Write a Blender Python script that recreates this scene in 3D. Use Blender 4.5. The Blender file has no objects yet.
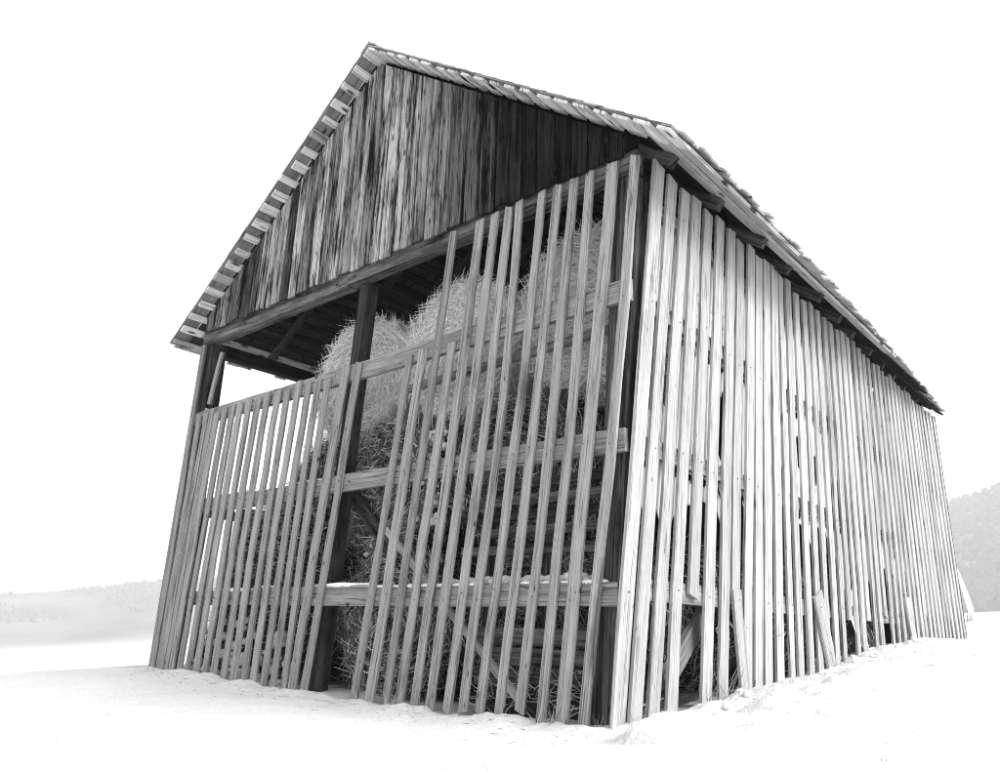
import bpy, math, random
import numpy as np
from mathutils import Vector, noise

rng = random.Random(7)
nrng = np.random.default_rng(11)
scene = bpy.context.scene
col = scene.collection

# ------------------------------------------------------------------ camera
CAM = np.array([3.358, -5.206, 0.646])
YAW, PIT, ROL, FPX = -0.7218, 0.3076, 0.02936, 775.7
_F = np.array([math.sin(YAW) * math.cos(PIT), math.cos(YAW) * math.cos(PIT), math.sin(PIT)])
_R0 = np.array([math.cos(YAW), -math.sin(YAW), 0.0])
_U0 = np.cross(_R0, _F)
_R = _R0 * math.cos(ROL) + _U0 * math.sin(ROL)
_U = -_R0 * math.sin(ROL) + _U0 * math.cos(ROL)
cd = bpy.data.cameras.new('camera')
cam = bpy.data.objects.new('camera', cd)
col.objects.link(cam)
from mathutils import Matrix
cam.matrix_world = Matrix(((_R[0], _U[0], -_F[0], CAM[0]), (_R[1], _U[1], -_F[1], CAM[1]),
                           (_R[2], _U[2], -_F[2], CAM[2]), (0, 0, 0, 1)))
cd.sensor_fit = 'HORIZONTAL'
cd.sensor_width = 36.0
cd.lens = FPX / 1000.0 * 36.0
cd.clip_start = 0.05
cd.clip_end = 5000
scene.camera = cam

# ------------------------------------------------------------------ sky, sun, exposure
SUN_AZ = math.radians(8)      # measured from +X towards +Y
SUN_EL = math.radians(40)
SKY_STRENGTH = 0.10
SUN_STRENGTH = 2.8
world = bpy.data.worlds.new('World')
scene.world = world
world.use_nodes = True
wn, wl = world.node_tree.nodes, world.node_tree.links
wn.clear()
wo = wn.new('ShaderNodeOutputWorld')
wb = wn.new('ShaderNodeBackground')
sky = wn.new('ShaderNodeTexSky')
sky.sky_type = 'NISHITA'
sky.sun_disc = False
sky.sun_elevation = SUN_EL
sky.sun_rotation = math.radians(90) - SUN_AZ
sky.dust_density = 5.0
sky.air_density = 1.0
bw = wn.new('ShaderNodeRGBToBW')
mx = wn.new('ShaderNodeMix')            # overcast: mostly an even white cloud deck
mx.data_type = 'FLOAT'
mx.inputs[0].default_value = 0.9
mx.inputs[3].default_value = 4.0
wl.new(sky.outputs[0], bw.inputs[0])
wl.new(bw.outputs[0], mx.inputs[2])
wl.new(mx.outputs[0], wb.inputs[0])
wb.inputs[1].default_value = SKY_STRENGTH
wl.new(wb.outputs[0], wo.inputs[0])

sd = bpy.data.lights.new('sun', 'SUN')
sd.energy = SUN_STRENGTH
sd.angle = math.radians(35)
sd.color = (1, 1, 1)
sun = bpy.data.objects.new('sun', sd)
col.objects.link(sun)
sdir = Vector((math.cos(SUN_AZ) * math.cos(SUN_EL), math.sin(SUN_AZ) * math.cos(SUN_EL), math.sin(SUN_EL)))
sun.rotation_euler = sdir.to_track_quat('Z', 'Y').to_euler()
sun.location = (30, 30, 40)

vs = scene.view_settings
vs.view_transform = 'Standard'
vs.look = 'None'
vs.gamma = 1.0
vs.use_curve_mapping = False
vs.exposure = 1.36
scene.cycles.use_denoising = True
scene.cycles.max_bounces = 8
scene.cycles.diffuse_bounces = 3
scene.cycles.volume_bounces = 2
scene.cycles.sample_clamp_indirect = 6.0
scene.cycles.filter_width = 1.0


# ------------------------------------------------------------------ pixel -> place helpers
def ray(px):
    return _F * FPX + _R * (px[0] - 500) - _U * (px[1] - 385.5)


def hit(px, ax, v):
    d = ray(px)
    return CAM + d * ((v - CAM[ax]) / d[ax])


WL = 11.75          # length of the side wall
K0 = 0.074          # how far the bulging side wall leans out at the near corner


def kk(y):
    return K0 * max(0.0, min(1.0, 1 - y / 11.0))


def hit_side(px):
    k = K0
    d = ray(px)
    P = CAM
    for _ in range(30):
        t = -(CAM[0] - k * CAM[2]) / (d[0] - k * d[2])
        P = CAM + t * d
        k = kk(P[1])
    return P


# ------------------------------------------------------------------ materials
def newmat(name):
    m = bpy.data.materials.new(name)
    m.use_nodes = True
    nt = m.node_tree
    nt.nodes.clear()
    out = nt.nodes.new('ShaderNodeOutputMaterial')
    b = nt.nodes.new('ShaderNodeBsdfPrincipled')
    nt.links.new(b.outputs[0], out.inputs[0])
    return m, nt, b, out


def mathn(nt, op, a, b=None, c=None, clamp=False):
    n = nt.nodes.new('ShaderNodeMath')
    n.operation = op
    n.use_clamp = clamp
    for i, v in enumerate((a, b, c)):
        if v is None:
            continue
        if isinstance(v, (int, float)):
            n.inputs[i].default_value = v
        else:
            nt.links.new(v, n.inputs[i])
    return n.outputs[0]


def mapr(nt, v, a, b, c, d):
    n = nt.nodes.new('ShaderNodeMapRange')
    n.clamp = True
    nt.links.new(v, n.inputs[0])
    for i, q in enumerate((a, b, c, d)):
        n.inputs[i + 1].default_value = q
    return n.outputs[0]


def noisen(nt, vec, scale, detail=3, rough=0.55):
    n = nt.nodes.new('ShaderNodeTexNoise')
    n.inputs['Scale'].default_value = scale
    n.inputs['Detail'].default_value = detail
    n.inputs['Roughness'].default_value = rough
    if vec is not None:
        nt.links.new(vec, n.inputs['Vector'])
    return n.outputs[0]


def vmul(nt, vec, s):
    n = nt.nodes.new('ShaderNodeVectorMath')
    n.operation = 'MULTIPLY'
    nt.links.new(vec, n.inputs[0])
    n.inputs[1].default_value = s
    return n.outputs[0]


def wood(name, streak=0.5, lo=0.42, hi=0.6, fine=0.3, knots=0.05, rough=0.85, sx=24, sl=0.42, crack=0.6, spec=0.15):
    """weathered board: grain runs along the board (attribute grain = across, along, seed)"""
    m, nt, b, out = newmat(name)
    at = nt.nodes.new('ShaderNodeAttribute')
    at.attribute_name = 'grain'
    g = at.outputs['Vector']
    tn = nt.nodes.new('ShaderNodeAttribute')
    tn.attribute_name = 'tone'
    n1 = noisen(nt, vmul(nt, g, (70, 2.4, 37)), 1.0, 7, 0.75)
    n2 = noisen(nt, vmul(nt, g, (sx, sl, 11)), 1.0, 7, 0.72)
    n3 = noisen(nt, vmul(nt, g, (7, 1.1, 7)), 1.0, 6, 0.7)
    n4 = noisen(nt, vmul(nt, g, (26, 0.35, 23)), 1.0, 2, 0.5)
    ck = mapr(nt, mathn(nt, 'ABSOLUTE', mathn(nt, 'SUBTRACT', n4, 0.5)), 0.006, 0.02, 1 - crack, 1.0)
    s = mathn(nt, 'MULTIPLY_ADD', n3, 0.45, mathn(nt, 'MULTIPLY', n2, 0.55))
    st = mapr(nt, s, lo, hi, 1 - streak, 1.0)
    fi = mapr(nt, n1, 0.3, 0.7, 1 - fine, 1 + fine * 0.4)
    vo = nt.nodes.new('ShaderNodeTexVoronoi')
    vo.inputs['Scale'].default_value = 1.0
    nt.links.new(vmul(nt, g, (11, 3.2, 5)), vo.inputs['Vector'])
    kn = mapr(nt, vo.outputs['Distance'], knots, knots * 2.2, 0.12, 1.0)
    sel = mathn(nt, 'GREATER_THAN', vo.outputs['Color'], 0.55)
    kn = mathn(nt, 'MAXIMUM', kn, sel)
    st = mathn(nt, 'MULTIPLY', st, ck)
    v = mathn(nt, 'MULTIPLY', mathn(nt, 'MULTIPLY', st, fi), mathn(nt, 'MULTIPLY', kn, tn.outputs['Fac']))
    cc = nt.nodes.new('ShaderNodeCombineColor')
    for i in range(3):
        nt.links.new(v, cc.inputs[i])
    nt.links.new(cc.outputs[0], b.inputs['Base Color'])
    b.inputs['Roughness'].default_value = rough
    b.inputs['Specular IOR Level'].default_value = spec
    bp = nt.nodes.new('ShaderNodeBump')
    bp.inputs['Strength'].default_value = 0.5
    bp.inputs['Distance'].default_value = 0.006
    nt.links.new(mathn(nt, 'MULTIPLY', fi, st), bp.inputs['Height'])
    nt.links.new(bp.outputs[0], b.inputs['Normal'])
    return m


M_slat = wood('slat_wood', 0.48, 0.41, 0.49, 0.52, 0.055, crack=.6)
M_side = wood('lit_side_wood', 0.32, 0.40, 0.50, 0.45, 0.045, crack=.6)  # same slat wood, painted lighter for the sunward side wall
M_gable = wood('gable_wood', 0.97, 0.435, 0.535, 0.8, 0.09, sx=13, sl=.4, crack=.9, spec=.03)
M_beam = wood('beam_wood', 0.55, 0.38, 0.6, 0.45, 0.06)
M_dark = wood('old_timber', 0.85, 0.42, 0.56, 0.7, 0.06, spec=.03)
M_roof = wood('roof_wood', 0.75, 0.36, 0.47, 0.35, 0.14)


def straw_mat(name, lo, hi):
    m, nt, b, out = newmat(name)
    tn = nt.nodes.new('ShaderNodeAttribute')
    tn.attribute_name = 'tone'
    v = mapr(nt, tn.outputs['Fac'], 0, 1, lo, hi)
    cc = nt.nodes.new('ShaderNodeCombineColor')
    for i in range(3):
        nt.links.new(v, cc.inputs[i])
    nt.links.new(cc.outputs[0], b.inputs['Base Color'])
    b.inputs['Roughness'].default_value = 0.7
    b.inputs['Specular IOR Level'].default_value = 0.25
    return m


M_straw = straw_mat('straw', 0.05, 0.98)
M_grass = straw_mat('dry_grass', 0.05, 0.55)


def rough_mat(name, lo, hi, scale, stretch=(1, 1, 1), detail=5, bump=0.02, rough=0.9, a=0.35, c=0.65):
    m, nt, b, out = newmat(name)
    tc = nt.nodes.new('ShaderNodeTexCoord')
    n = noisen(nt, vmul(nt, tc.outputs['Object'], stretch), scale, detail, 0.65)
    v = mapr(nt, n, a, c, lo, hi)
    cc = nt.nodes.new('ShaderNodeCombineColor')
    for i in range(3):
        nt.links.new(v, cc.inputs[i])
    nt.links.new(cc.outputs[0], b.inputs['Base Color'])
    b.inputs['Roughness'].default_value = rough
    b.inputs['Specular IOR Level'].default_value = 0.15
    bp = nt.nodes.new('ShaderNodeBump')
    bp.inputs['Strength'].default_value = 0.6
    bp.inputs['Distance'].default_value = bump
    nt.links.new(n, bp.inputs['Height'])
    nt.links.new(bp.outputs[0], b.inputs['Normal'])
    return m


M_hay_shaded = rough_mat('shaded_hay', 0.004, 0.035, 26, (1, 1, 1), 6, 0.03)  # near-black hay body: shade between straws and on lower bales painted in
M_hay_lit = rough_mat('lit_hay', 0.25, 0.8, 26, (1, 1, 1), 6, 0.03)  # same hay for the top bales, their brighter light painted in
M_sheet = rough_mat('plastic_film', 0.80, 0.88, 3, (1, 1, 0.4), 3, 0.02, 0.45)
M_snowlump = rough_mat('snow_lumps', 0.84, 0.9, 8, (1, 1, 1), 4, 0.02, 0.8)
M_forest = rough_mat('far_foliage', 0.02, 0.07, 0.25, (1, 1, 1), 4, 0.4, 0.9)
M_pale = rough_mat('pale_foliage', 0.06, 0.12, 0.25, (1, 1, 1), 4, 0.4, 0.9)  # paler than the woods on the right
M_iron = rough_mat('nail_iron', 0.01, 0.02, 5)


def ground_mat():
    m, nt, b, out = newmat('snow')
    tc = nt.nodes.new('ShaderNodeTexCoord')
    at = nt.nodes.new('ShaderNodeAttribute')
    at.attribute_name = 'dirt'
    n = noisen(nt, tc.outputs['Object'], 1.3, 5, 0.6)
    n2 = noisen(nt, tc.outputs['Object'], 30, 4, 0.65)
    sn = mapr(nt, n2, 0.3, 0.7, 0.56, 0.70)
    dt = mapr(nt, n2, 0.3, 0.7, 0.03, 0.16)
    d = mapr(nt, mathn(nt, 'ADD', at.outputs['Fac'], mathn(nt, 'MULTIPLY_ADD', n, 0.8, -0.4)), 0.42, 0.58, 0, 1)
    mxx = nt.nodes.new('ShaderNodeMix')
    mxx.data_type = 'FLOAT'
    nt.links.new(d, mxx.inputs[0])
    nt.links.new(sn, mxx.inputs[2])
    nt.links.new(dt, mxx.inputs[3])
    # far woods cover the hills
    wd = nt.nodes.new('ShaderNodeAttribute')
    wd.attribute_name = 'wood'
    mw = nt.nodes.new('ShaderNodeMix')
    mw.data_type = 'FLOAT'
    nt.links.new(wd.outputs['Fac'], mw.inputs[0])
    nt.links.new(mxx.outputs[0], mw.inputs[2])
    nw = noisen(nt, tc.outputs['Object'], 0.012, 6, 0.7)
    nt.links.new(mapr(nt, nw, 0.35, 0.65, 0.04, 0.14), mw.inputs[3])
    cc = nt.nodes.new('ShaderNodeCombineColor')
    for i in range(3):
        nt.links.new(mw.outputs[0], cc.inputs[i])
    nt.links.new(cc.outputs[0], b.inputs['Base Color'])
    b.inputs['Roughness'].default_value = 0.75
    b.inputs['Specular IOR Level'].default_value = 0.2
    bp = nt.nodes.new('ShaderNodeBump')
    bp.inputs['Strength'].default_value = 0.7
    bp.inputs['Distance'].default_value = 0.10
    nt.links.new(mathn(nt, 'MULTIPLY_ADD', n2, 0.30, n), bp.inputs['Height'])
    nt.links.new(bp.outputs[0], b.inputs['Normal'])
    return m


M_ground = ground_mat()


# ------------------------------------------------------------------ mesh helpers
def mesh_obj(name, verts, faces, mat, parent=None, attrs=None, smooth=False):
    me = bpy.data.meshes.new(name)
    me.from_pydata([tuple(map(float, v)) for v in verts], [], faces)
    if attrs:
        for an, (ty, data) in attrs.items():
            a = me.attributes.new(an, ty, 'POINT')
            arr = np.asarray(data, dtype=np.float32).ravel()
            a.data.foreach_set('vector' if ty == 'FLOAT_VECTOR' else 'value', arr)
    if mat is not None:
        me.materials.append(mat)
    if smooth:
        me.polygons.foreach_set('use_smooth', [True] * len(me.polygons))
    me.update()
    o = bpy.data.objects.new(name, me)
    col.objects.link(o)
    if parent is not None:
        o.parent = parent
    return o


def tag(o, label=None, cat=None, group=None, kind=None):
    if label:
        o['label'] = label
    if cat:
        o['category'] = cat
    if group:
        o['group'] = group
    if kind:
        o['kind'] = kind
    return o


def board_data(p0, p1, w0, w1, wdir, ndir, t, tone, seg=4, wob=0.004, cut0=0.0, cut1=0.0, bow=0.0):
    """p0 -> p1 centre line of the inner face, width along wdir, thickness t along ndir"""
    p0, p1, wdir, ndir = (np.asarray(v, float) for v in (p0, p1, wdir, ndir))
    L = np.linalg.norm(p1 - p0)
    ax = (p1 - p0) / L
    wdir = wdir - ax * (wdir @ ax)
    wdir /= np.linalg.norm(wdir)
    V, G, Fc = [], [], []
    seed = rng.random() * 50
    for i in range(seg + 1):
        f = i / seg
        inner = 0 < i < seg
        c = p0 + (p1 - p0) * f + wdir * (rng.uniform(-wob, wob) if inner else 0) \
            + ndir * (bow * math.sin(math.pi * f) + (rng.uniform(-wob, wob) * 0.5 if inner else 0))
        w = w0 + (w1 - w0) * f + (rng.uniform(-wob, wob) if inner else 0)
        sh = (cut0 if i == 0 else cut1 if i == seg else 0.0)
        for sx, sn in ((-1, 0), (1, 0), (1, 1), (-1, 1)):
            V.append(c + wdir * (sx * w / 2) + ndir * (sn * t) + ax * (sh * sx * 0.5))
            G.append((sx * w / 2 + sn * t * 0.5, f * L, seed))
    for i in range(seg):
        a = i * 4
        for j in range(4):
            k = (j + 1) % 4
            Fc.append((a + j, a + k, a + 4 + k, a + 4 + j))
    Fc.append((3, 2, 1, 0))
    e = seg * 4
    Fc.append((e, e + 1, e + 2, e + 3))
    # orientation: make the normals point outwards
    if np.cross(wdir, ndir) @ ax < 0:
        Fc = [tuple(reversed(f)) for f in Fc]
    return V, Fc, G, [tone] * len(V)


def board(name, parent, p0, p1, w, wdir, ndir, t, mat, tone, **kw):
    w0, w1 = w if isinstance(w, tuple) else (w, w)
    V, Fc, G, T = board_data(p0, p1, w0, w1, wdir, ndir, t, tone, **kw)
    return mesh_obj(name, V, Fc, mat, parent, {'grain': ('FLOAT_VECTOR', G), 'tone': ('FLOAT', T)})


def beam(name, parent, p0, p1, w, h, mat, tone, up=(0, 0, 1), **kw):
    """square timber, p0 -> p1 centre line, w horizontal, h along up"""
    p0, p1 = np.asarray(p0, float), np.asarray(p1, float)
    ax = (p1 - p0) / np.linalg.norm(p1 - p0)
    up = np.asarray(up, float)
    up = up - ax * (up @ ax)
    up /= np.linalg.norm(up)
    wd = np.cross(ax, up)
    return board(name, parent, p0 - up * h / 2, p1 - up * h / 2, w, wd, up, h, mat, tone, **kw)


class Multi:
    """several small pieces joined into one part"""
    def __init__(self):
        self.V, self.F, self.G, self.T = [], [], [], []

    def add(self, V, Fc, G=None, T=None):
        n = len(self.V)
        self.V += list(V)
        self.F += [tuple(i + n for i in f) for f in Fc]
        self.G += list(G) if G is not None else [(0, 0, 0)] * len(V)
        self.T += list(T) if T is not None else [1.0] * len(V)

    def build(self, name, mat, parent=None, smooth=False):
        return mesh_obj(name, self.V, self.F, mat, parent,
                        {'grain': ('FLOAT_VECTOR', self.G), 'tone': ('FLOAT', self.T)}, smooth)


def ribbons(name, P, N, D, length, width, mat, parent=None, tone=None):
    """thin straw blades: positions P, directions D, lying around normals N"""
    n = len(P)
    D = D / np.linalg.norm(D, axis=1, keepdims=True)
    rv = nrng.normal(size=(n, 3))
    side = np.cross(D, N + rv * 0.6)
    side /= np.linalg.norm(side, axis=1, keepdims=True) + 1e-9
    L = np.asarray(length).reshape(-1, 1)
    W = np.asarray(width).reshape(-1, 1)
    mid = P + D * L * 0.5 + N * (nrng.normal(size=(n, 1)) * 0.10 * L)
    end = P + D * L
    v = np.stack([P - side * W / 2, P + side * W / 2, mid + side * W / 2, mid - side * W / 2,
                  end + side * W * 0.2, end - side * W * 0.2], axis=1).reshape(-1, 3)
    b = np.arange(n) * 6
    f = np.concatenate([np.stack([b, b + 1, b + 2, b + 3], 1), np.stack([b + 3, b + 2, b + 4, b + 5], 1)])
    t = nrng.random(n) ** 0.8 if tone is None else tone
    return mesh_obj(name, v, f.tolist(), mat, parent, {'tone': ('FLOAT', np.repeat(t, 6))})


# ------------------------------------------------------------------ ground (snow field running up into far hills)
CTRL = [(-7.4, -0.1, .13), (-6.6, -0.1, .09), (-5.6, -0.1, .05), (-4.6, -0.1, .03), (-3.87, -0.1, -.02),
        (-3.0, -0.1, -.03), (-2.06, -0.1, -.05), (-1.2, -0.1, -.03), (-0.5, -0.1, -.04), (-0.04, -0.1, -.05),
        (0.12, 0.7, -.03), (0.12, 1.6, .08), (0.12, 2.5, .17), (0.12, 3.8, .26), (0.12, 5.2, .40), (0.25, 6.4, .58),
        (0.25, 7.6, .70), (0.2, 9.0, .55), (0.2, 10.4, .40), (0.2, 11.7, .36), (0.3, 13.2, .5),
        (-7.4, 3, .05), (-7.4, 7, .1), (-7.4, 11, .1), (-3.5, 3, .0), (-3.5, 7, .1), (-3.5, 11, .2),
        (1.6, 0.2, .03), (1.8, 3.5, .20), (2.2, 7.0, .45), (-2.5, -2.4, -.02), (-6.5, -2.5, -.12)]


def base_plane(x, y):
    return 0.0655 * ((x - CAM[0]) * _R0[0] + (y - CAM[1]) * _R0[1]) - 0.02


CT = np.array([(a, b, c + (.06 if 0 < a < .3 and .5 < b < 11.8 else 0) - base_plane(a, b)) for a, b, c in CTRL])


def ground_z(x, y, rough=True):
    z = base_plane(x, y)
    d2 = (CT[:, 0] - x) ** 2 + (CT[:, 1] - y) ** 2
    w = np.exp(-d2 / (2 * 1.0 ** 2)) + 0.02 * np.exp(-d2 / (2 * 4.0 ** 2))
    z += float((w * CT[:, 2]).sum() / (w.sum() + 0.02))
    r = math.hypot(x - CAM[0], y - CAM[1])
    if rough and r < 120:
        a = min(1.0, r / 3.0)
        z += 0.05 * noise.noise(Vector((x * 0.9, y * 0.9, 3.1))) + 0.012 * noise.noise(Vector((x * 3.1, y * 3.1, 1.7)))
        if 0.0 < x < 3.2 and -0.6 < y < 13:      # clods and drifted lumps along the side wall
            f = math.exp(-((x - 0.55) / 0.55) ** 2)
            z += f * (0.03 + 0.10 * noise.noise(Vector((x * 3.5, y * 2.6, 9.0))) + 0.05 * noise.noise(Vector((x * 9, y * 8, 5.0))))
        if -7.6 < x < 0.4 and -1.2 < y < 0.3:   # snow banked against the front slats
            f = math.exp(-((y + 0.12) / 0.22) ** 2)
            z += f * (0.02 + 0.06 * noise.noise(Vector((x * 2.6, y * 3, 4.0))) + 0.035 * noise.noise(Vector((x * 9, y * 9, 2.0))))
    # far hills: distance and bearing from the camera
    if r > 300:
        fx, fy = x - CAM[0], y - CAM[1]
        lat = (fx * _R0[0] + fy * _R0[1])
        dep = (fx * math.sin(YAW) + fy * math.cos(YAW))
        b = math.atan2(lat, dep)             # 0 straight ahead, + to the right
        def ss(a, c, v):
            t = max(0, min(1, (v - a) / (c - a)))
            return t * t * (3 - 2 * t)
        hl = 84 * (0.75 + 0.45 * math.exp(-((b + 0.30) / 0.16) ** 2)) * ss(-0.15, -0.05, 0.12 - b)
        hr = 160 * ss(0.15, 0.75, b + 0.05)
        h = (hl * ss(720, 1250, r) + hr * ss(660, 1250, r))
        h *= 1 + 0.25 * noise.noise(Vector((x * 0.004, y * 0.004, 2.0)))
        if dep < 0:
            h = 60 * ss(800, 1500, r)
        z += h
    return z


def inside(x, y, m=0.0):
    return -7.1 + m < x < 0.0 - m and 0.05 + m < y < WL - m


def make_ground():
    cx, cy = -0.5, -0.8
    nA = 420
    radii = [0.0]
    r, st = 0.0, 0.06
    while r < 1750:
        st = min(max(0.05, 0.05 + max(0, r - 9) * 0.035), 70)
        if r < 9:
            st = 0.065
        r += st
        radii.append(r)
    V, dirt, wood_, Fc = [], [], [], []
    for i, r in enumerate(radii[1:]):
        for a in range(nA):
            t = 2 * math.pi * a / nA
            x, y = cx + r * math.cos(t), cy + r * math.sin(t)
            V.append((x, y, ground_z(x, y)))
            dirt.append(1.0 if inside(x, y, 0.25) and y > .75 else (0.5 if inside(x, y, 0.0) and y > .45 else 0.0))
            rc = math.hypot(x - CAM[0], y - CAM[1])
            wood_.append(max(0, min(1, (rc - 700) / 120)))
    nR = len(radii) - 1
    for i in range(nR - 1):
        for a in range(nA):
            b = (a + 1) % nA
            Fc.append((i * nA + a, i * nA + nA + a, i * nA + nA + b, i * nA + b))
    V.append((cx, cy, ground_z(cx, cy)))
    dirt.append(0)
    wood_.append(0)
    c = len(V) - 1
    for a in range(nA):
        Fc.append((c, a, (a + 1) % nA))
    g = mesh_obj('snow_field', V, Fc, M_ground, None, {'dirt': ('FLOAT', dirt), 'wood': ('FLOAT', wood_)}, smooth=True)
    tag(g, 'snow covered field rising gently to the right', kind='structure')


make_ground()

# ------------------------------------------------------------------ the barn
barn = bpy.data.objects.new('hay_barn', None)
barn.location = (0, 0, 0)
col.objects.link(barn)
tag(barn, 'weathered wooden hay barn with slatted walls and boarded gable standing in snow', 'barn')

XL, XR = -7.14, 0.0
XM = -3.40
ZR = 7.79                      # ridge, top of the shingles
XE, ZE = 0.84, 4.62            # right eave edge at the front verge
SL = (ZR - ZE) / (XE - XM)     # roof slope
YF, YB = -0.27, 12.0           # front and back verge
RN = np.array([SL, 0, 1.0]) / math.hypot(SL, 1)      # right roof normal
LN = np.array([-SL, 0, 1.0]) / math.hypot(SL, 1)


def roof_z(x):
    return ZR - SL * abs(x - XM)


def eave_x(y):                 # the eave runs in towards the wall at the back
    t = max(0.0, min(1.0, (y - YF) / (YB - YF)))
    return 0.86 - 0.10 * t - 0.60 * t * t


XEL = 2 * XM - XE              # left eave

# nails (small, joined)
nails = Multi()


def nail(p, n, r=0.006):
    p, n = np.asarray(p, float), np.asarray(n, float)
    a = np.cross(n, (0, 0, 1))
    a /= np.linalg.norm(a)
    b = np.cross(n, a)
    V = [p + (a * math.cos(q) + b * math.sin(q)) * r for q in (0.5, 1.55, 2.6, 3.64, 4.7, 5.75)]
    V2 = [v + n * 0.004 for v in V]
    nails.add(V + V2, [tuple(range(6, 12))] + [(i, (i + 1) % 6, 6 + (i + 1) % 6, 6 + i) for i in range(6)])


RAILZ = (0.95, 2.15, 3.42)

# --- front slats: (x,y) top, (x,y) middle, (x,y) bottom in the photograph, width in pixels
FY = -0.034


def front_slat(top, mid, bot, wpx, tone, name='front_slat', yoff=0.0, brk=False):
    T, Mm, B = (hit(q, 1, FY + yoff) for q in (top, mid, bot))
    w = 0.74 * np.linalg.norm(hit((mid[0] + wpx / 2, mid[1]), 1, FY) - hit((mid[0] - wpx / 2, mid[1]), 1, FY))
    B = B + (B - Mm) / np.linalg.norm(B - Mm) * 0.06
    p0, p1 = B, T
    # bend measured at the middle
    f = (Mm[2] - B[2]) / (T[2] - B[2])
    line = p0 + (p1 - p0) * f
    dev = float(Mm[0] - line[0])
    o = board(name, barn, p0, p1, (w * rng.uniform(.96, 1.04), w * rng.uniform(.94, 1.04)), (1, 0, 0), (0, 1, 0),
              0.028, M_slat, tone, seg=7, wob=0.008, cut0=rng.uniform(-.03, .03), cut1=rng.uniform(-.03, .03))
    me = o.data
    for v in me.vertices:
        g = (v.co.z - p0[2]) / (p1[2] - p0[2])
        v.co.x += dev * max(0.0, 1 - abs(g - f) / max(f, 1 - f)) * 0.9
        v.co.y += -0.012 * rng.random() * max(0, 1 - g) * 0.5
    for rz in RAILZ + (4.68,):
        if B[2] + .2 < rz < T[2] - .02:
            g = (rz - p0[2]) / (p1[2] - p0[2])
            x = p0[0] + (p1[0] - p0[0]) * g + dev * max(0.0, 1 - abs(g - f) / max(f, 1 - f)) * 0.9
            for s in ((-.25, .2) if w > .1 else (0,)):
                if rng.random() < .8:
                    nail((x + s * w + rng.uniform(-.01, .01), FY + yoff - 0.010, rz + rng.uniform(-.05, .05)), (0, -1, 0), 0.005)
    return o


left_tops = [193, 200, 207, 212, 217, 224.5, 231.7, 239, 247, 256, 265, 275, 284, 294, 304, 313.5, 323]
left_bots = [153, 158, 161.5, 166, 171, 179, 187, 195, 204, 212.5, 222.5, 232.5, 243, 252.5, 262.5, 272.5, 283]
for i, (a, b) in enumerate(zip(left_tops, left_bots)):
    ty = 420 - (a - 193) * 0.30 - rng.uniform(0, 9)
    by = 664 + (b - 153) * 0.18 + rng.uniform(-1, 3)
    mxp = a + (b - a) * (540 - ty) / (by - ty) + rng.uniform(-0.7, .7)
    front_slat((a + (408 - ty) * 0.16, ty), (mxp, 540), (b, by), 5.7 + 0.13 * (i - 3) ** 0.9 if i > 3 else 5.2,
               rng.uniform(.32, .42))
front_slat((346, 364), (317, 530), (291, 690), 9.4, .34)
front_slat((358, 362), (331, 530), (302, 694), 7.6, .33)
right = [((411, 355), (404, 385), (353.7, 696), 7.5), ((423, 349), (417, 385), (369, 697), 10),
         ((453, 231), (430.5, 390), (385, 701), 8.2), ((451.5, 342), (444, 390), (398.5, 706), 9.5),
         ((479, 220), (458.5, 390), (413, 710), 9.7), ((494, 213), (473, 390), (429, 708), 9.7),
         ((508, 207), (488.5, 390), (447, 706), 9.7), ((517, 199), (505, 390), (462.6, 705), 9.7),
         ((540.6, 191), (522, 390), (479.5, 706), 10.2), ((556.6, 184.5), (538, 390), (499, 709), 10.2),
         ((573, 178), (555, 390), (519.7, 705), 10.4), ((589, 170.5), (573, 390), (540, 719), 10.6),
         ((612, 162), (592, 390), (561, 721), 14.5), ((634, 155), (616, 390), (583, 723), 12.2)]
for i, (t, m_, b, w) in enumerate(right):
    front_slat(t, m_, b, w, 1.2 * (.28, .34, .25, .33, .32, .31, .34, .33, .32, .34, .31, .33, .35, .36)[i])

# --- side slats
SN = lambda y: np.array([1, 0, -kk(y)]) / math.hypot(1, kk(y))


def side_pt(y, z, off):
    return np.array([kk(y) * z + off, y, z])


def side_slat(ytop, ztop, ybot, zbot, w, tone, off=0.034, name='side_slat', lean_out=0.0):
    p0, p1 = side_pt(ybot, zbot, off + lean_out), side_pt(ytop, ztop, off)
    n = SN((ytop + ybot) / 2)
    o = board(name, barn, p0 - n * 0.028, p1 - n * 0.028, (w * rng.uniform(.97, 1.03), w * rng.uniform(.95, 1.03)), (0, 1, 0), n,
              0.028, M_side, tone, seg=5, wob=0.009, cut0=rng.uniform(-.04, .04), cut1=rng.uniform(-.03, .03))
    for rz in (1.0, 2.15, 3.38):
        if zbot + .1 < rz < ztop:
            g = (rz - zbot) / (ztop - zbot)
            if rng.random() < .5:
                y = ybot + (ytop - ybot) * g
                nail(side_pt(y + rng.uniform(-.04, .04), rz + rng.uniform(-.05, .05), off + .001 + lean_out * (1 - g)), n, 0.006)
    return o


def wall_top(y):
    # underside of the roof at the wall line
    x = kk(y) * 4.9
    return roof_z(x) - 0.25


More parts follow.
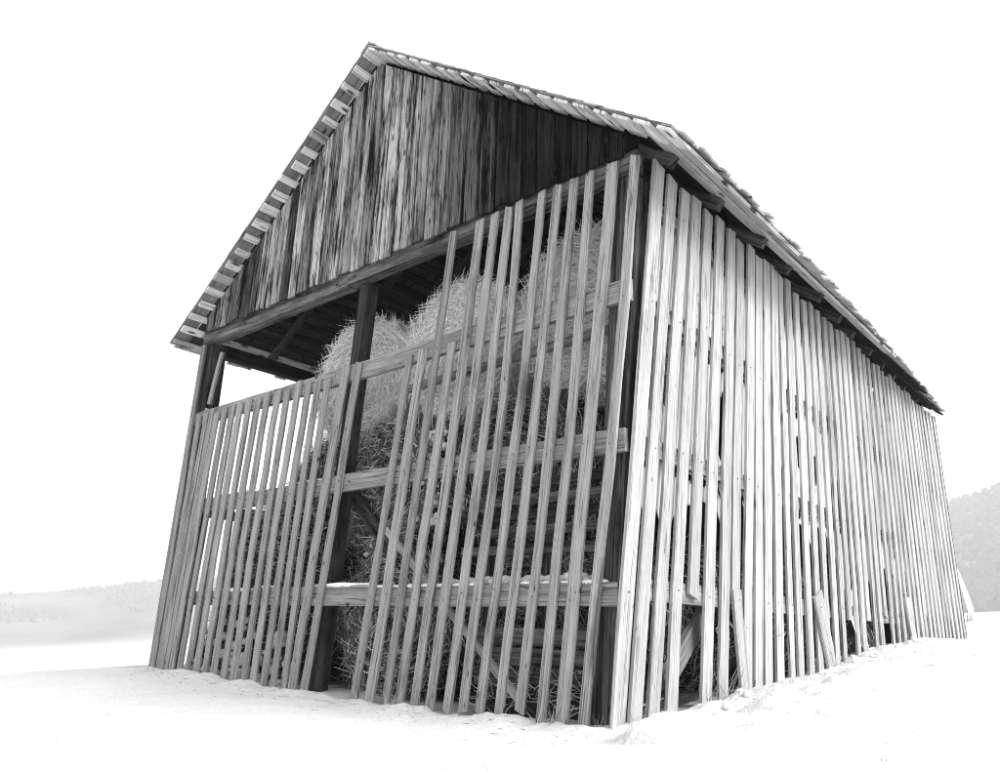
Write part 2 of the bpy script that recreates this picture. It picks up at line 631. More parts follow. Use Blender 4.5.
sp = [((654.5, 196), (614, 734), 17.5), ((669, 196), (631, 731), 13.5), ((682.7, 196), (649, 728), 13),
      ((693.6, 214), (668, 727), 12.5), ((706, 214), (690.5, 597), 10.5), ((718, 223), (703, 707), 11.5),
      ((729, 233), (720, 699), 10.5), ((738, 233), (732.6, 604), 10), ((749, 245), (745, 684), 9),
      ((756.5, 250), (755.5, 690), 9), ((764, 260), (766, 690), 9), ((772, 269), (778, 688), 9)]
lasty = 0
for i, (t, b, wpx) in enumerate(sp):
    T, B = hit_side(t), hit_side(b)
    mid = ((t[0] + b[0]) / 2, (t[1] + b[1]) / 2)
    w = abs(hit_side((mid[0] + wpx / 2, mid[1]))[1] - hit_side((mid[0] - wpx / 2, mid[1]))[1])
    # carry the line on to the top of the wall
    zt = wall_top(T[1])
    f = (zt - B[2]) / (T[2] - B[2])
    side_slat(B[1] + (T[1] - B[1]) * f, zt + rng.uniform(-.05, .04), B[1], B[2] - (0.0 if i in (4, 7) else 0.07), 0.75 * min(w, .235), rng.uniform(.45, .58))
    lasty = B[1] + (T[1] - B[1]) * .5
y = lasty + 0.272
i = 0
skip = {9: .95, 14: 1.0, 15: .9}
while y < WL + .05:
    zt = wall_top(y) + rng.uniform(-.06, .04)
    gz = ground_z(min(kk(y), 1) + .05, y)
    zb = gz - .05
    if 5.1 < y < 7.0 and i % 3 == 1:
        zb = rng.uniform(.88, 1.02)
    side_slat(y + rng.uniform(-.012, .012), zt, y + rng.uniform(-.03, .03), zb, rng.uniform(.115, .165), rng.uniform(.43, .58))
    y += 0.27 + rng.uniform(-.03, .03)
    i += 1
# loose leaning pieces at the foot of the side wall
for (t, b, wpx) in (((731, 590), (739.5, 700), 8), ((813, 594), (831, 684), 9), ((903, 598), (912, 652), 7)):
    T, B = hit_side(t), hit_side(b)
    w = abs(hit_side((t[0] + wpx / 2, t[1]))[1] - hit_side((t[0] - wpx / 2, t[1]))[1])
    side_slat(T[1], T[2], B[1], B[2] - .08, min(w, .26), rng.uniform(.44, .5), off=0.064, lean_out=0.01)

# --- frame: posts, rails, tie beam, braces
# posts (front row stands 5 mm behind the rails' front face)
def post(name, bx, by, tx, ty, z0, z1, w, tone, mat=M_dark):
    return beam(name, barn, (bx, by, z0), (tx, ty, z1), w, w, mat, tone, up=(0, 1, 0), seg=5, wob=0.006)


post('corner_post', -7.03, .17, -7.03, .17, -.2, 4.58, .22, .12)
post('corner_post', -.17, .17, .15, .17, -.2, 4.58, .22, .13)
post('corner_post', -.16, WL - .15, -.13, WL - .15, -.1, 4.9, .2, .14)
post('corner_post', -7.03, WL - .15, -7.03, WL - .15, -.2, 4.5, .2, .14)
mt, mb = hit((371, 285), 1, .17), hit((322, 690), 1, .17)
post('middle_post', mb[0] - .10, .17, mt[0] - .02, .17, -.2, 4.58, .16, .08)
for yy in (3.1, 6.0, 8.9):
    post('wall_post', -.16, yy, kk(yy) * 4.7 - .14, yy, -.1, 4.75, .17, .12)
    post('wall_post', -7.02, yy, -7.02, yy, -.2, 4.45, .17, .12)
    post('inner_post', -3.5, yy, -3.5, yy, -.2, 4.55, .18, .03)  # inner post toned near black for interior shade

# tie beam at the foot of the gable, its ends scarfed at the middle post
beam('tie_beam', barn, (-7.12, .085, 4.69), (-3.75, .085, 4.69), .16, .21, M_dark, .24, seg=6, wob=.006)
beam('tie_beam', barn, (-3.745, .08, 4.70), (.28, .08, 4.70), .16, .20, M_dark, .2, seg=6, wob=.006)
# front rails (planks nailed to the posts)
def rail(z, h, x0, x1, tone, y=.03, t=.055, dz=0.0, name='front_rail'):
    beam(name, barn, (x0, y, z), (x1, y, z + dz), t, h, M_beam, tone, seg=6, wob=.008)


rail(3.42, .19, -7.05, -3.80, .40)
rail(3.43, .20, -3.795, .20, .38, dz=.02)
rail(2.13, .18, -7.05, -3.80, .34)
rail(2.15, .19, -3.795, .12, .36)
rail(.95, .17, -7.08, -3.9, .34)
rail(.945, .18, -3.895, .03, .36)
beam('ledge_plank', barn, (-5.0, .075, 1.048), (-2.9, .075, 1.05), .14, .028, M_beam, .42)
# upper loose pole behind the slats seen at the bale tops
beam('pole_rail', barn, (-2.9, .30, 3.18), (-.1, .30, 3.27), .07, .07, M_beam, .34)
# side rails
for z, h in ((1.0, .17), (2.15, .15), (3.38, .15), (4.35, .12)):
    for a, b in ((.3, 3.1), (3.105, 6.0), (6.005, 8.9), (8.905, 11.7)):
        if z == 2.15 or z == 3.38 or z == 4.35 or z == 1.0:
            beam('side_rail', barn, side_pt(a, z, -.032), side_pt(b, z, -.032), .055, h, M_beam, .40 if z == 1.0 else .34, seg=3)
            beam('left_rail', barn, (-7.105, a, z if z < 4 else 2.9), (-7.105, b, z if z < 4 else 2.9), .05, .13, M_beam, .22, seg=3) if z < 3 else None
# wall plates and inner tie beams, interior shade put into their dark tone
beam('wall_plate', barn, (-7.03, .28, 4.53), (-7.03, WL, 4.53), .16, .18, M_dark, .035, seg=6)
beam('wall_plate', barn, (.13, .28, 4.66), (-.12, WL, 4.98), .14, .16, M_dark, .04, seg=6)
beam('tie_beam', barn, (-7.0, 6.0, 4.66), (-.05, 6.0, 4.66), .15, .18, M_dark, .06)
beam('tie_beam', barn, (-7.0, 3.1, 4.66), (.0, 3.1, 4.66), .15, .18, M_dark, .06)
# braces in the front
b1, b2 = hit((350, 492), 1, .42), hit((380, 540), 1, .42)
b3 = hit((517, 698), 1, .42)
beam('brace', barn, hit((343, 480), 1, .42), hit((400, 560), 1, .42), .10, .15, M_dark, .10)
beam('brace', barn, hit((385, 528), 1, .16), hit((519, 700), 1, .16), .03, .07, M_beam, .62)
b1, b2 = hit_side((724, 600)), hit_side((676, 672))
beam('brace', barn, (b1[0] - .12, b1[1], b1[2]), (b2[0] - .12, b2[1], b2[2] - .1), .06, .16, M_beam, .28)
board('strut', barn, hit((208, 404), 1, .03), hit((221.5, 352), 1, .03), .075, (1, 0, 0), (0, 1, 0), .03, M_beam, .42)
board('corner_board', barn, hit((150, 668), 1, -.03), hit((203.5, 345), 1, -.03), .10, (1, 0, 0), (0, 1, 0), .03, M_slat, .27, seg=5)
board('corner_board', barn, (-7.16, .06, .0), (-7.17, .06, 4.55), .10, (0, 1, 0), (1, 0, 0), .03, M_slat, .30, seg=5)
# left wall slats, low, open above
yy = .35
while yy < WL:
    zt = 2.3 + rng.uniform(-.05, .06)
    board('left_slat', barn, (-7.165, yy, -.35), (-7.165, yy + rng.uniform(-.02, .02), zt), rng.uniform(.1, .15), (0, 1, 0), (1, 0, 0), .026,
          M_slat, rng.uniform(.28, .36), seg=2)
    yy += rng.uniform(.19, .25)
# added boards close the left wall beyond the front bay to darken the interior
yy = 2.95
while yy < WL:
    board('left_blocker_board', barn, (-6.94, yy, -.4), (-6.94, yy, 4.45), .236, (0, 1, 0), (1, 0, 0), .022, M_dark, rng.uniform(.02, .05), seg=2)
    yy += .238
# closed back wall of upright boards, interior shade painted into the tone
xx = -7.1
while xx < 0:
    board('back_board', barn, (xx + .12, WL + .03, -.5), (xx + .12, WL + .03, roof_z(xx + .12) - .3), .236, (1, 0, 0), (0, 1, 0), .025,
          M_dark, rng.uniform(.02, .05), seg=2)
    xx += .238

# --- gable boards
GB = -0.062
xx = XL - .08
gi = 0
gaps = []
while xx < .34:
    w = rng.uniform(.15, .235)
    xa, xb = xx, min(xx + w, .36)
    xc = (xa + xb) / 2
    if xb - xa > .05:
        zb = 4.735 + rng.uniform(-.025, .02)
        za, zbb = roof_z(xa) - .165, roof_z(xb) - .165
        zt = (za + zbb) / 2
        cut = (zbb - za)
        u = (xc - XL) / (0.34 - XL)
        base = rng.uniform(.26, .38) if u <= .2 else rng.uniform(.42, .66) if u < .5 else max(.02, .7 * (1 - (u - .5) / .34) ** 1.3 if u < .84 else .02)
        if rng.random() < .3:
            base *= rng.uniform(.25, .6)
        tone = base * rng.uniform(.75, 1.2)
        if zt - zb > .12:
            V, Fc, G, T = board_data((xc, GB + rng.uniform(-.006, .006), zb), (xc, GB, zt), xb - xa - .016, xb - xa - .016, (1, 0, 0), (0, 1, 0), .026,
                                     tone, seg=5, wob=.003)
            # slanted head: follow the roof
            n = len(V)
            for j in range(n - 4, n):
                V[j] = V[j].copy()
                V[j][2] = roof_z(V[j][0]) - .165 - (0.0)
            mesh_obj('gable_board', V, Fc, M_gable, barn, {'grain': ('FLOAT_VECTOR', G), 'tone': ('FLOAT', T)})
    xx += w + .004
# backing battens inside the gable so the joints read dark
beam('gable_batten', barn, (-5.6, -.018, 5.55), (-1.2, -.018, 5.55), .03, .10, M_dark, .1)
beam('gable_batten', barn, (-4.6, -.018, 6.4), (-2.2, -.018, 6.4), .03, .10, M_dark, .1)

# --- roof: rafters, battens, shingles
SLEN = math.hypot(XE - XM, ZR - ZE)
DR = np.array([XE - XM, 0, ZE - ZR]) / SLEN         # down the right slope
DL = np.array([-(XE - XM), 0, ZE - ZR]) / SLEN
RID = np.array([XM, 0, ZR])
T_SH, T_BT, T_RF = .035, .03, .11


def roof_pt(side, s, y, depth):
    """s metres down from the ridge, depth below the shingle top"""
    D, N = (DR, RN) if side > 0 else (DL, LN)
    return RID + D * s + np.array([0, y, 0]) - N * depth


def slen(side, y):
    if side > 0:
        return (eave_x(y) - XM) / (XE - XM) * SLEN
    return SLEN


for side in (-1, 1):
    N = RN if side > 0 else LN
    yy = .30
    while yy < YB - .15:
        e = slen(side, yy) - .24 - rng.uniform(0, .16)
        beam('rafter', barn, roof_pt(side, .02, yy + rng.uniform(-.04, .04), T_SH + T_BT + T_RF / 2 + .004), roof_pt(side, e, yy, T_SH + T_BT + T_RF / 2 + .004),
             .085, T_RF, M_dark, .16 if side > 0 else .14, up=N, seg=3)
        yy += .95
    sp_, w_ = (.2555, .115) if side < 0 else (.268, .17)
    s = .10
    k = 0
    while s < SLEN - .03:
        y0 = YF + rng.uniform(-.02, .035)
        y1 = YB
        if s > slen(side, YB) - .05:     # short boards where the eave runs in
            ys = np.linspace(YF, YB, 200)
            y1 = max(v for v in ys if slen(side, v) - .05 >= s or v == YF)
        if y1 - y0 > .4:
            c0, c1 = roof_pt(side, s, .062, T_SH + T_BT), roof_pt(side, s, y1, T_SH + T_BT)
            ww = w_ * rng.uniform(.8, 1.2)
            board('roof_batten', barn, c0, c1, ww, DR if side > 0 else DL, N, T_BT, M_roof if s > SLEN - (.40 if side < 0 else .55) else M_dark, rng.uniform(.5, .66) if s > SLEN - (.40 if side < 0 else .55) else rng.uniform(.012, .04), seg=4, wob=.006)  # near black inside, pale at the eave: shade and light put into the tone
            board('lit_batten_end', barn, roof_pt(side, s, y0, T_SH + T_BT), roof_pt(side, s, .06, T_SH + T_BT), ww, DR if side > 0 else DL, N, T_BT, M_roof,
                  rng.choice((.9, .86, .92, .5, .9)) if side < 0 else rng.uniform(.75, .9), seg=2, wob=.003)  # outer end of the same batten, split off and painted pale as lit
        s += sp_ * rng.uniform(.96, 1.04)
        k += 1
# shingle field: one stepped course after another, underside shade painted into the tone
for side in (-1, 1):
    N = RN if side > 0 else LN
    D = DR if side > 0 else DL
    mu = Multi()
    s = 0.0
    cs = .27
    while s < SLEN - .1:
        y0, y1 = YF + .235, YB
        e = min(s + cs + .10, SLEN - .12)
        if side > 0 and e > slen(side, YB) - .15:
            ys = np.linspace(YF, YB, 200)
            y1 = max(v for v in ys if slen(side, v) - .15 >= e or v == YF)
        if y1 - y0 > .3 and e - s > .05:
            p0 = roof_pt(side, s, 0, T_SH - .002)
            p1 = roof_pt(side, e, 0, T_SH - .014)
            pm = (p0 + p1) / 2
            V, Fc, G, T = board_data(p0 + [0, (y0 + y1) / 2, 0], p1 + [0, (y0 + y1) / 2, 0], y1 - y0, y1 - y0, (0, 1, 0), N, .016, .05, seg=1, wob=0)
            mu.add(V, Fc, G, T)
        s += cs
    tag(mu.build('shingle_courses', M_roof, barn), kind='stuff')
    # separate shingles along the front verge, painted paler than the field as lit
    s = .02
    while s < SLEN - .12:
        e = s + cs + .09
        V = board('roof_shingle', barn, roof_pt(side, s, YF + .11 + rng.uniform(-.012, .0), T_SH - .003), roof_pt(side, min(e, SLEN - .05), YF + .11, T_SH - .016),
                  .235, (0, 1, 0), N, .016, M_roof, rng.uniform(.22, .34), seg=1, wob=0)
        s += cs
    # and along the eave, toned paler again for the light there
    yy = YF + .09
    while yy < YB - .05:
        w = rng.uniform(.13, .19) if side > 0 else .22
        e = slen(side, yy) + rng.uniform(-.05, .04)
        board('roof_shingle', barn, roof_pt(side, e - .42, yy + w / 2, T_SH - .022), roof_pt(side, e, yy + w / 2, T_SH - .026 - rng.uniform(-.012, .02)),
              w - .008, (0, 1, 0), N, .018, M_roof, rng.uniform(.4, .62), seg=1, wob=0)
        yy += w
# ridge cap
board('ridge_cap', barn, RID + [0, YF - .01, .005] + DR * .09, RID + [0, YB, .005] + DR * .09, .19, DR, RN, .02, M_roof, .5, seg=2)
board('ridge_cap', barn, RID + [0, YF - .01, .003] + DL * .07, RID + [0, YB, .003] + DL * .07, .19, DL, LN, .02, M_roof, .5, seg=2)
tag(nails.build('nail_heads', M_iron, barn), kind='stuff')


# ------------------------------------------------------------------ hay bales
def make_bale(center, rx, rz, half, label, axis='Y', nstraw=7000, group='round hay bales in the barn', power=2.8):
    cx, cy, cz = center
    nA, prof = 40, [(-1.0, 0.0), (-1.0, .45), (-1.0, .82), (-.93, .96), (-.75, 1.0), (0, 1.02), (.75, 1.0), (.93, .96), (1.0, .82), (1.0, .45), (1.0, 0.0)]
    V, Fc = [], []
    sd = rng.random() * 100

    def pt(a, u, r):
        q = Vector((math.cos(a) * 1.7, u * 1.5 + sd, math.sin(a) * 1.7))
        k = r * (1 + .06 * noise.noise(q) + .03 * noise.noise(q * 4))
        off = .05 * noise.noise(Vector((math.cos(a) * r * 3, sd + u, math.sin(a) * r * 3)))
        l = (math.cos(a) * k * rx, u * half + off, math.sin(a) * k * rz)
        if axis == 'X':
            l = (l[1], -l[0], l[2])
        return np.array([cx + l[0], cy + l[1], cz + l[2]])
    for (u, r) in prof:
        for a in range(nA):
            V.append(pt(2 * math.pi * a / nA, u, r))
    for i in range(len(prof) - 1):
        for a in range(nA):
            b = (a + 1) % nA
            Fc.append((i * nA + a, i * nA + b, i * nA + nA + b, i * nA + nA + a))
    o = mesh_obj('hay_bale', V, Fc, M_hay_lit if power < 1 else M_hay_shaded, None, None, smooth=True)  # top bales get the lit hay colour, the rest the shaded one
    tag(o, label, 'hay bale', group)
    # straw: half on the front end face, half round the barrel
    n1 = nstraw // 2
    P, N, D = [], [], []
    for _ in range(nstraw):
        a = rng.random() * 2 * math.pi
        if len(P) < n1:
            r = math.sqrt(rng.random()) * .97
            u = -1.0 - .0
            nn = np.array([0, -1.0, 0])
            dd = np.array([-math.sin(a), 0, math.cos(a)]) * rng.choice((-1, 1)) + np.array([math.cos(a), 0, math.sin(a)]) * rng.gauss(0, .5)
        else:
            r, u = 1.0, rng.uniform(-1, 1)
            nn = np.array([math.cos(a), 0, math.sin(a)])
            dd = np.array([-math.sin(a), 0, math.cos(a)]) * rng.choice((-1, 1)) + np.array([0, 1, 0]) * rng.gauss(0, .6)
        dd = dd + nn * abs(rng.gauss(0, .12)) + np.array([rng.gauss(0, .25) for _ in range(3)])
        if rng.random() < .03:
            dd += nn * 1.2
        p = pt(a, u, r)
        if axis == 'X':
            nn = np.array([nn[1], -nn[0], nn[2]])
            dd = np.array([dd[1], -dd[0], dd[2]])
        P.append(p - nn * .012)
        N.append(nn)
        D.append(dd)
    P, N, D = map(np.array, (P, N, D))
    L = nrng.uniform(.06, .28, len(P))
    Wd = nrng.uniform(.004, .010, len(P))
    tag(ribbons('loose_straw', P, N, D, L, Wd, M_straw, o, nrng.random(len(P)) ** power), kind='stuff')  # power paints the light into the straw: pale on top bales, dark below
    return o


make_bale((-4.10, 1.30, 3.62), .90, .80, .68, 'hay bale at the top left of the stack, left of and behind the middle post', nstraw=17000, power=.18)
make_bale((-2.36, 1.20, 3.66), .84, .76, .66, 'hay bale in the middle of the top row, just under the boarded gable', nstraw=17000, power=.18)
make_bale((-.70, 1.25, 3.75), .80, .80, .66, 'hay bale at the top right behind the tall slats near the corner', nstraw=17000, power=.18)
make_bale((-3.35, 1.15, 2.20), .86, .74, .66, 'hay bale right of the middle post, between the two upper front rails', nstraw=15000)
make_bale((-5.12, 1.75, 2.38), .95, .78, .66, 'hay bale left of the middle post under the top left bale', nstraw=15000)
make_bale((-1.60, 1.30, 2.22), .85, .74, .66, 'hay bale in the middle row behind the stacked boards', nstraw=13000)
make_bale((-3.05, 1.10, .72), .86, .74, .66, 'hay bale on the ground right of the middle post, below the lower rail', nstraw=13000)
make_bale((-1.30, 1.35, .72), .84, .74, .66, 'hay bale on the ground behind the long diagonal brace', nstraw=13000)
for j, (yy, lab) in enumerate(((2.75, 'hay bale behind the side slats nearest the front corner'),
                               (4.40, 'hay bale behind the side slats, second from the front corner'),
                               (6.05, 'hay bale behind the side slats, third from the front corner'))):
    make_bale((-.86, yy, .80), .80, .78, .62, lab, axis='Y', nstraw=7000)


def heap(name, cx, cy, sx, sy, h, label, n, zfun=None):
    V, Fc = [], []
    nx, ny = 28, 28
    def zz(u, v):
        x, y = cx + u * sx, cy + v * sy
        e = max(0, 1 - (abs(u) ** 4)) * max(0, 1 - (abs(v) ** 4))
        return -.1 + (h + .1) * e ** .6 * (1 + .10 * noise.noise(Vector((x * 1.6, y * 1.6, 4))) + .07 * noise.noise(Vector((x * 5, y * 5, 4))))
    for i in range(nx + 1):
        for j in range(ny + 1):
            u, v = i / nx * 2 - 1, j / ny * 2 - 1
            V.append((cx + u * sx, cy + v * sy, zz(u, v)))
    for i in range(nx):
        for j in range(ny):
            a = i * (ny + 1) + j
            Fc.append((a, a + ny + 1, a + ny + 2, a + 1))
    o = mesh_obj(name, V, Fc, M_hay_shaded, None, None, smooth=True)
    tag(o, label, 'hay')
    VV = np.array(V).reshape(nx + 1, ny + 1, 3)
    P, N, D = [], [], []
    for _ in range(n):
        i, j = rng.randrange(nx), rng.randrange(ny)
        a, b = rng.random(), rng.random()
        p = VV[i, j] * (1 - a) * (1 - b) + VV[i + 1, j] * a * (1 - b) + VV[i, j + 1] * (1 - a) * b + VV[i + 1, j + 1] * a * b
        nn = np.cross(VV[i + 1, j] - VV[i, j], VV[i, j + 1] - VV[i, j])
        nn /= np.linalg.norm(nn) + 1e-9
        P.append(p)
        N.append(nn)
        D.append(np.array([rng.gauss(0, 1), rng.gauss(0, 1), rng.gauss(-.2, .9)]) + nn * .5)
    P, N, D = map(np.array, (P, N, D))
    tag(ribbons('loose_straw', P, N, D, nrng.uniform(.08, .3, n), nrng.uniform(.004, .009, n), M_straw, o), kind='stuff')
    return o


heap('hay_heap', -5.75, 1.75, 1.15, 1.35, 2.42, 'loose hay heaped behind the low slats in the left bay of the barn', 12000)
heap('hay_heap', -.9, .52, .75, .30, .28, 'low litter of loose hay at the foot of the stacked boards', 1500)

# ------------------------------------------------------------------ boards stacked inside, behind the tall front slats
upper = [(-2.0, -.35, 1.38), (-1.75, -.2, 1.53), (-2.05, -.3, 1.69), (-1.85, -.25, 1.84), (-1.9, -.15, 1.98)]
lower = [(-1.55, -.28, .10), (-1.7, -.35, .27), (-1.5, -.22, .44), (-1.75, -.3, .61)]
for i, (a, b, z) in enumerate(upper):
    o = beam('stacked_board', None, (a, .40 + rng.uniform(-.03, .03), z), (b, .42 + rng.uniform(-.03, .03), z + rng.uniform(-.02, .03)), .05, .085, M_dark, rng.uniform(.08, .26), seg=4, wob=.008)
    tag(o, ('lowest', 'second lowest', 'middle', 'second highest', 'topmost')[i] + ' dark board of the rack between the lower and middle front rails', 'board', 'boards racked behind the front slats')
for i, (a, b, z) in enumerate(lower):
    o = beam('stacked_board', None, (a, .34 + rng.uniform(-.03, .03), z), (b, .36 + rng.uniform(-.03, .03), z + rng.uniform(-.02, .02)), .07, .15, M_dark, rng.uniform(.14, .3), seg=4, wob=.008)
    tag(o, ('lowest', 'second lowest', 'second highest', 'topmost')[i] + ' grey board of the low pile under the lowest front rail', 'board', 'boards piled behind the front slats near the ground')
beam('rack_upright', barn, (-1.03, .47, .0), (-.98, .47, 2.06), .09, .05, M_dark, .14)
beam('rack_upright', barn, (-1.72, .47, .0), (-1.68, .47, 2.06), .09, .05, M_dark, .14)


# ------------------------------------------------------------------ plastic film hung behind the side slats
def low_edge(y):
    n = noise.noise(Vector((y * 2.1, 3.3, 0))) * .28 + noise.noise(Vector((y * 7, 1.3, 0))) * .10
    if y < .55:
        return 1.62 + n * .4
    if y < 5.4:
        return 1.80 + n * 1.7
    if y < 7.2:
        return 1.25 + n * 1.6
    return .95 + n * 1.2


def make_sheet():
    V, Fc, idx = [], [], {}
    ny, nz = 220, 90
    for i in range(ny + 1):
        y = .10 + (WL - .2) * i / ny
        lo, hi = low_edge(y), wall_top(y) - .42 + .08 * noise.noise(Vector((y * 3, 0, 8)))
        for j in range(nz + 1):
            z = lo + (hi - lo) * j / nz
            f = .018 * noise.noise(Vector((y * 3.0, z * .8, 2))) + .010 * noise.noise(Vector((y * 9, z * 2, 5)))
            V.append((kk(y) * z - .085 + f, y, z))
    for i in range(ny):
        for j in range(nz):
            y = .10 + (WL - .2) * (i + .5) / ny
            a = i * (nz + 1) + j
            z = V[a][2]
            torn = noise.noise(Vector((y * 2.3, z * 1.1, 20)))
            if y < .95 and 2.30 + .45 * y + .1 * torn < z < 3.36:
                continue
            if y < .36 and z < 1.95:
                continue
            if (1.99 < z < 2.06 or 3.22 < z < 3.29) and y < 6.5 and torn > -.25:
                continue
            if 1.6 < y < 9 and 1.0 < z < 3.0 and torn > .22:
                continue
            Fc.append((a, a + nz + 1, a + nz + 2, a + 1))
    o = mesh_obj('plastic_sheet', V, Fc, M_sheet, None, None, smooth=True)
    so = o.modifiers.new('thick', 'SOLIDIFY')
    so.thickness = .002
    tag(o, 'torn white plastic sheet hung inside the slats of the long side wall', 'plastic sheet')


make_sheet()


def flap(label, pts_l, pts_r):
    """small torn flap: left and right edges as lists of points"""
    V, Fc = [], []
    nn = len(pts_l)
    for a, b in zip(pts_l, pts_r):
        for k in range(5):
            t = k / 4
            q = np.asarray(a) * (1 - t) + np.asarray(b) * t
            q = q + np.array([.03 * math.sin(t * 5 + len(V) * .13), 0, 0])
            V.append(q)
    for i in range(nn - 1):
        for k in range(4):
            a = i * 5 + k
            Fc.append((a, a + 1, a + 6, a + 5))
    o = mesh_obj('plastic_flap', V, Fc, M_sheet, None, None, smooth=True)
    so = o.modifiers.new('thick', 'SOLIDIFY')
    so.thickness = .003
    tag(o, label, 'plastic flap', None)


def sp3(px, off):
    P = hit_side(px)
    return P + np.array([off, 0, 0])


flap('torn white plastic flap hanging at the foot of the side wall over a dark hole',
     [sp3((846, 590), -.05), sp3((849, 612), -.03), sp3((853, 632), .0), sp3((861, 650), .02)],
     [sp3((862, 590), -.05), sp3((860, 612), -.03), sp3((863, 632), .0), sp3((866, 650), .02)])
flap('white plastic drape bulging out past the far end of the side wall',
     [(-.15, 12.0, 2.55), (-.05, 12.0, 2.0), (.0, 12.0, 1.6), (.05, 12.0, 1.25), (.02, 12.0, 1.05)],
     [(-.12, 12.02, 2.55), (.02, 12.03, 2.0), (.10, 12.04, 1.6), (.14, 12.05, 1.3), (.12, 12.04, 1.1)])

# ------------------------------------------------------------------ snow lying on ledges and blown into the hay
sn = Multi()


def lump(c, r, flat=.6):
    c = np.asarray(c, float)
    V, Fc = [], []
    nA, rows = 7, 4
    sdv = rng.random() * 50
    for i in range(rows + 1):
        t = math.pi * i / rows
        for a in range(nA):
            q = 2 * math.pi * a / nA
            k = r * (1 + .3 * noise.noise(Vector((math.cos(q) * 1.5 + sdv, math.sin(q) * 1.5, t))))
            V.append(c + np.array([math.sin(t) * math.cos(q) * k, math.sin(t) * math.sin(q) * k, math.cos(t) * k * flat]))
    for i in range(rows):
        for a in range(nA):
            b = (a + 1) % nA
            Fc.append((i * nA + a, (i + 1) * nA + a, (i + 1) * nA + b, i * nA + b))
    sn.add(V, Fc)


x = -6.9
while x < -.1:
    h = .018 + .022 * max(0, noise.noise(Vector((x * 2.5, 1, 1))) + .3)
    if noise.noise(Vector((x * 1.3, 4, 1))) > -.15:
        lump((x, .035, 1.04 if x < -5 or x > -2.9 else 1.066), h * 1.6, .55)
    if noise.noise(Vector((x * 1.3, 9, 1))) > .05:
        lump((x, .035, 2.24), h * 1.1, .5)
    x += .035
for _ in range(120):
    lump((rng.uniform(-1.9, -.3), rng.uniform(.10, .30), 1.05 + rng.uniform(0, .05)), rng.uniform(.02, .07), .6)
for _ in range(160):      # snow blown against the hay
    z = rng.uniform(1.7, 2.75)
    lump((-2.62 + rng.gauss(0, .10) + (z - 2.2) * .1, .50 + rng.uniform(-.03, .06), z), rng.uniform(.015, .05), .8)
for _ in range(120):
    z = rng.uniform(.0, 1.55)
    lump((-3.72 + rng.gauss(0, .06) + abs(z - .7) * .25, .52 + rng.uniform(-.02, .15), z), rng.uniform(.012, .04), .9)
for _ in range(90):
    lump((rng.uniform(-6.6, -4.6), rng.uniform(.2, .5), rng.uniform(-.05, .75) * rng.random()), rng.uniform(.03, .09), .7)
for _ in range(70):
    y = rng.uniform(-.1, 11.5)
    lump((kk(y) + .06 + rng.uniform(.0, .3), y, ground_z(kk(y) + .15, y) + rng.uniform(-.02, .02)), rng.uniform(.02, .06), .6)
so_ = sn.build('snow_clumps', M_snowlump, None, smooth=True)
tag(so_, 'small snow clumps on rails, straw and wall foot', kind='stuff')

# ------------------------------------------------------------------ dry grass at the wall foot and a few stems in the field
P, D, L = [], [], []


def tuft(x, y, n, h, spread=.05):
    for _ in range(n):
        px, py = x + rng.gauss(0, spread), y + rng.gauss(0, spread)
        P.append((px, py, ground_z(px, py) - .02))
        D.append((rng.gauss(0, .5), rng.gauss(0, .5), rng.uniform(.5, 1.2)))
        L.append(rng.uniform(.4, 1.0) * h)


for q, n, h in (((125 + 30, 664), 9, .3), ((292, 688), 12, .2), ((600, 727), 16, .13), ((625, 729), 14, .12), ((455, 705), 12, .2), ((430, 706), 10, .16),
                ((700, 700), 14, .2), ((715, 640), 14, .5), ((360, 690), 12, .2), ((395, 705), 20, .15), ((550, 712), 12, .2)):
    g_ = hit(q, 1, -.06)if q[0] < 610 else hit_side(q)
    tuft(g_[0] + (.1 if q[0] >= 610 else 0), g_[1] - .02, n, h)
for _ in range(26):
    y = rng.uniform(2.0, 5.5)
    tuft(kk(y) + .1, y, 3, .1)
for q in ((890, 736), (893, 742), (40, 745), (60, 742), (75, 716), (105, 716), (110, 715), (150, 720), (175, 735), (880, 710), (930, 690)):
    d = ray(q)
    t = -(CAM[2] - .02) / d[2] if d[2] < 0 else 0
    for _ in range(3):
        pp = CAM + d * t
        t = t * (CAM[2] - ground_z(pp[0], pp[1])) / max(.05, (CAM[2] - pp[2]))
    pp = CAM + d * t
    tuft(pp[0], pp[1], rng.randint(2, 4), .045, .02)
for _ in range(420):
    if rng.random() < .6:
        x, y = rng.uniform(-7.2, .2), -abs(rng.gauss(0, .35)) - .05
    else:
        y = rng.uniform(-.4, 9)
        x = kk(y) + .08 + abs(rng.gauss(0, .4))
    P.append((x, y, ground_z(x, y) + .004))
    D.append((rng.gauss(0, 1), rng.gauss(0, 1), rng.uniform(-.05, .25)))
    L.append(rng.uniform(.02, .10))
P, D, L = np.array(P), np.array(D), np.array(L)
gr = ribbons('dry_grass', P, np.tile([[0., -1., 0.]], (len(P), 1)), D, L, np.full(len(P), .0045), M_grass)
tag(gr, 'dry grass stems poking out of the snow', kind='stuff')


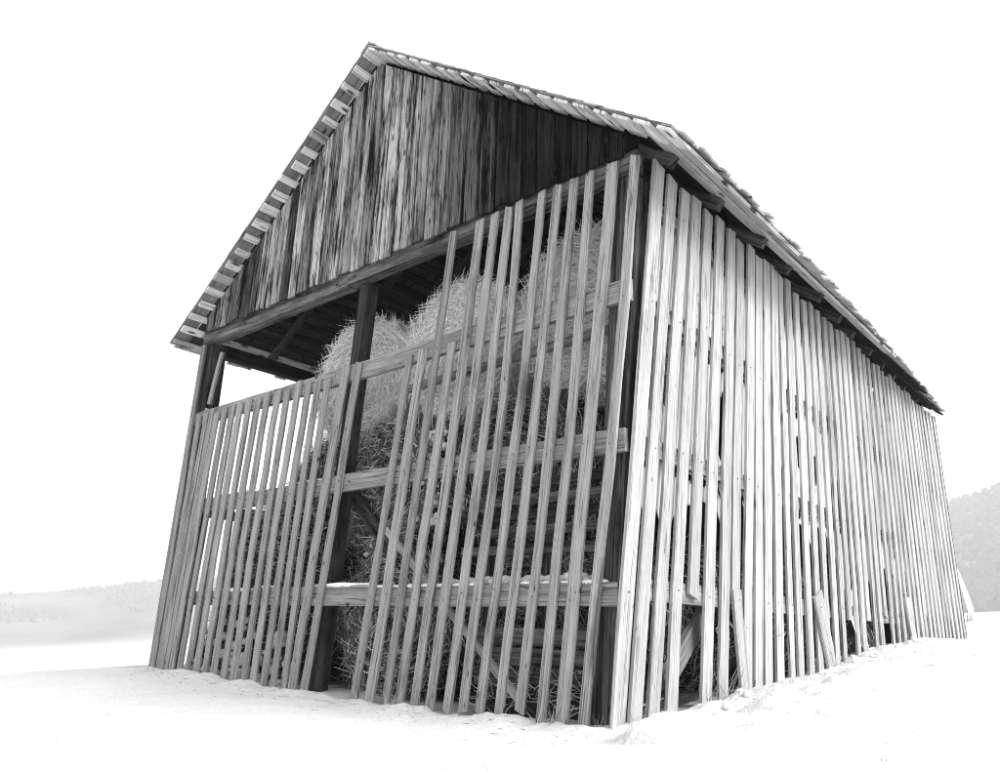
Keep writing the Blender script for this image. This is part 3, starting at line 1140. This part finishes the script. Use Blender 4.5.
# ------------------------------------------------------------------ far woods under the hills
def make_forest(right_side, count, mat, label):
    mu_v, mu_f = [], []
    nv = 0
    for _ in range(count):
        b = rng.uniform(.46, .8) if right_side else rng.uniform(-.85, -.32)
        r = rng.choice((rng.uniform(690, 780), rng.uniform(690, 780), rng.uniform(700, 1200))) if right_side else rng.uniform(960, 1150)
        if not right_side and noise.noise(Vector((b * 14, r * .006, 2))) < -.05:
            continue
        dx, dy = math.sin(YAW + b), math.cos(YAW + b)
        x, y = CAM[0] + dx * r, CAM[1] + dy * r
        z = ground_z(x, y, False)
        h = rng.uniform(6, 13) if right_side else rng.uniform(3, 6)
        w = h * rng.uniform(.3, .6)
        kind = rng.random()
        prof = [(0, .15), (.15, .9), (.5, .7), (.8, .35), (1.0, .02)] if kind < .45 else [(0, .2), (.25, .85), (.55, 1.0), (.85, .7), (1.0, .1)]
        ph = rng.random() * 6
        for (u, k) in prof:
            for a in range(6):
                q = ph + a * math.pi / 3
                kk_ = k * w * rng.uniform(.7, 1.25)
                mu_v.append((x + math.cos(q) * kk_, y + math.sin(q) * kk_, z - 1 + u * h * rng.uniform(.95, 1.05)))
        for i in range(len(prof) - 1):
            for a in range(6):
                c = (a + 1) % 6
                mu_f.append((nv + i * 6 + a, nv + i * 6 + c, nv + i * 6 + 6 + c, nv + i * 6 + 6 + a))
        nv += len(prof) * 6
    o = mesh_obj('distant_forest', mu_v, mu_f, mat)
    tag(o, label, kind='stuff')


make_forest(True, 5400, M_forest, 'dark far woods in the mist at the foot of the right hill')
make_forest(False, 2200, M_pale, 'pale woods almost lost in the mist on the left')

# ------------------------------------------------------------------ haze
def make_haze():
    z0, z1, r = -170, 400, 1900
    V = [(x, y, z) for z in (z0, z1) for x, y in ((-r, -r), (r, -r), (r, r), (-r, r))]
    Fc = [(3, 2, 1, 0), (4, 5, 6, 7), (0, 1, 5, 4), (1, 2, 6, 5), (2, 3, 7, 6), (3, 0, 4, 7)]
    m = bpy.data.materials.new('mist')
    m.use_nodes = True
    nt = m.node_tree
    nt.nodes.clear()
    out = nt.nodes.new('ShaderNodeOutputMaterial')
    v = nt.nodes.new('ShaderNodeVolumePrincipled')
    v.inputs['Color'].default_value = (.98, .98, .98, 1)
    v.inputs['Density'].default_value = 0.00062
    nt.links.new(v.outputs[0], out.inputs['Volume'])
    o = mesh_obj('haze', V, Fc, m)
    tag(o, 'pale winter mist', kind='stuff')


make_haze()
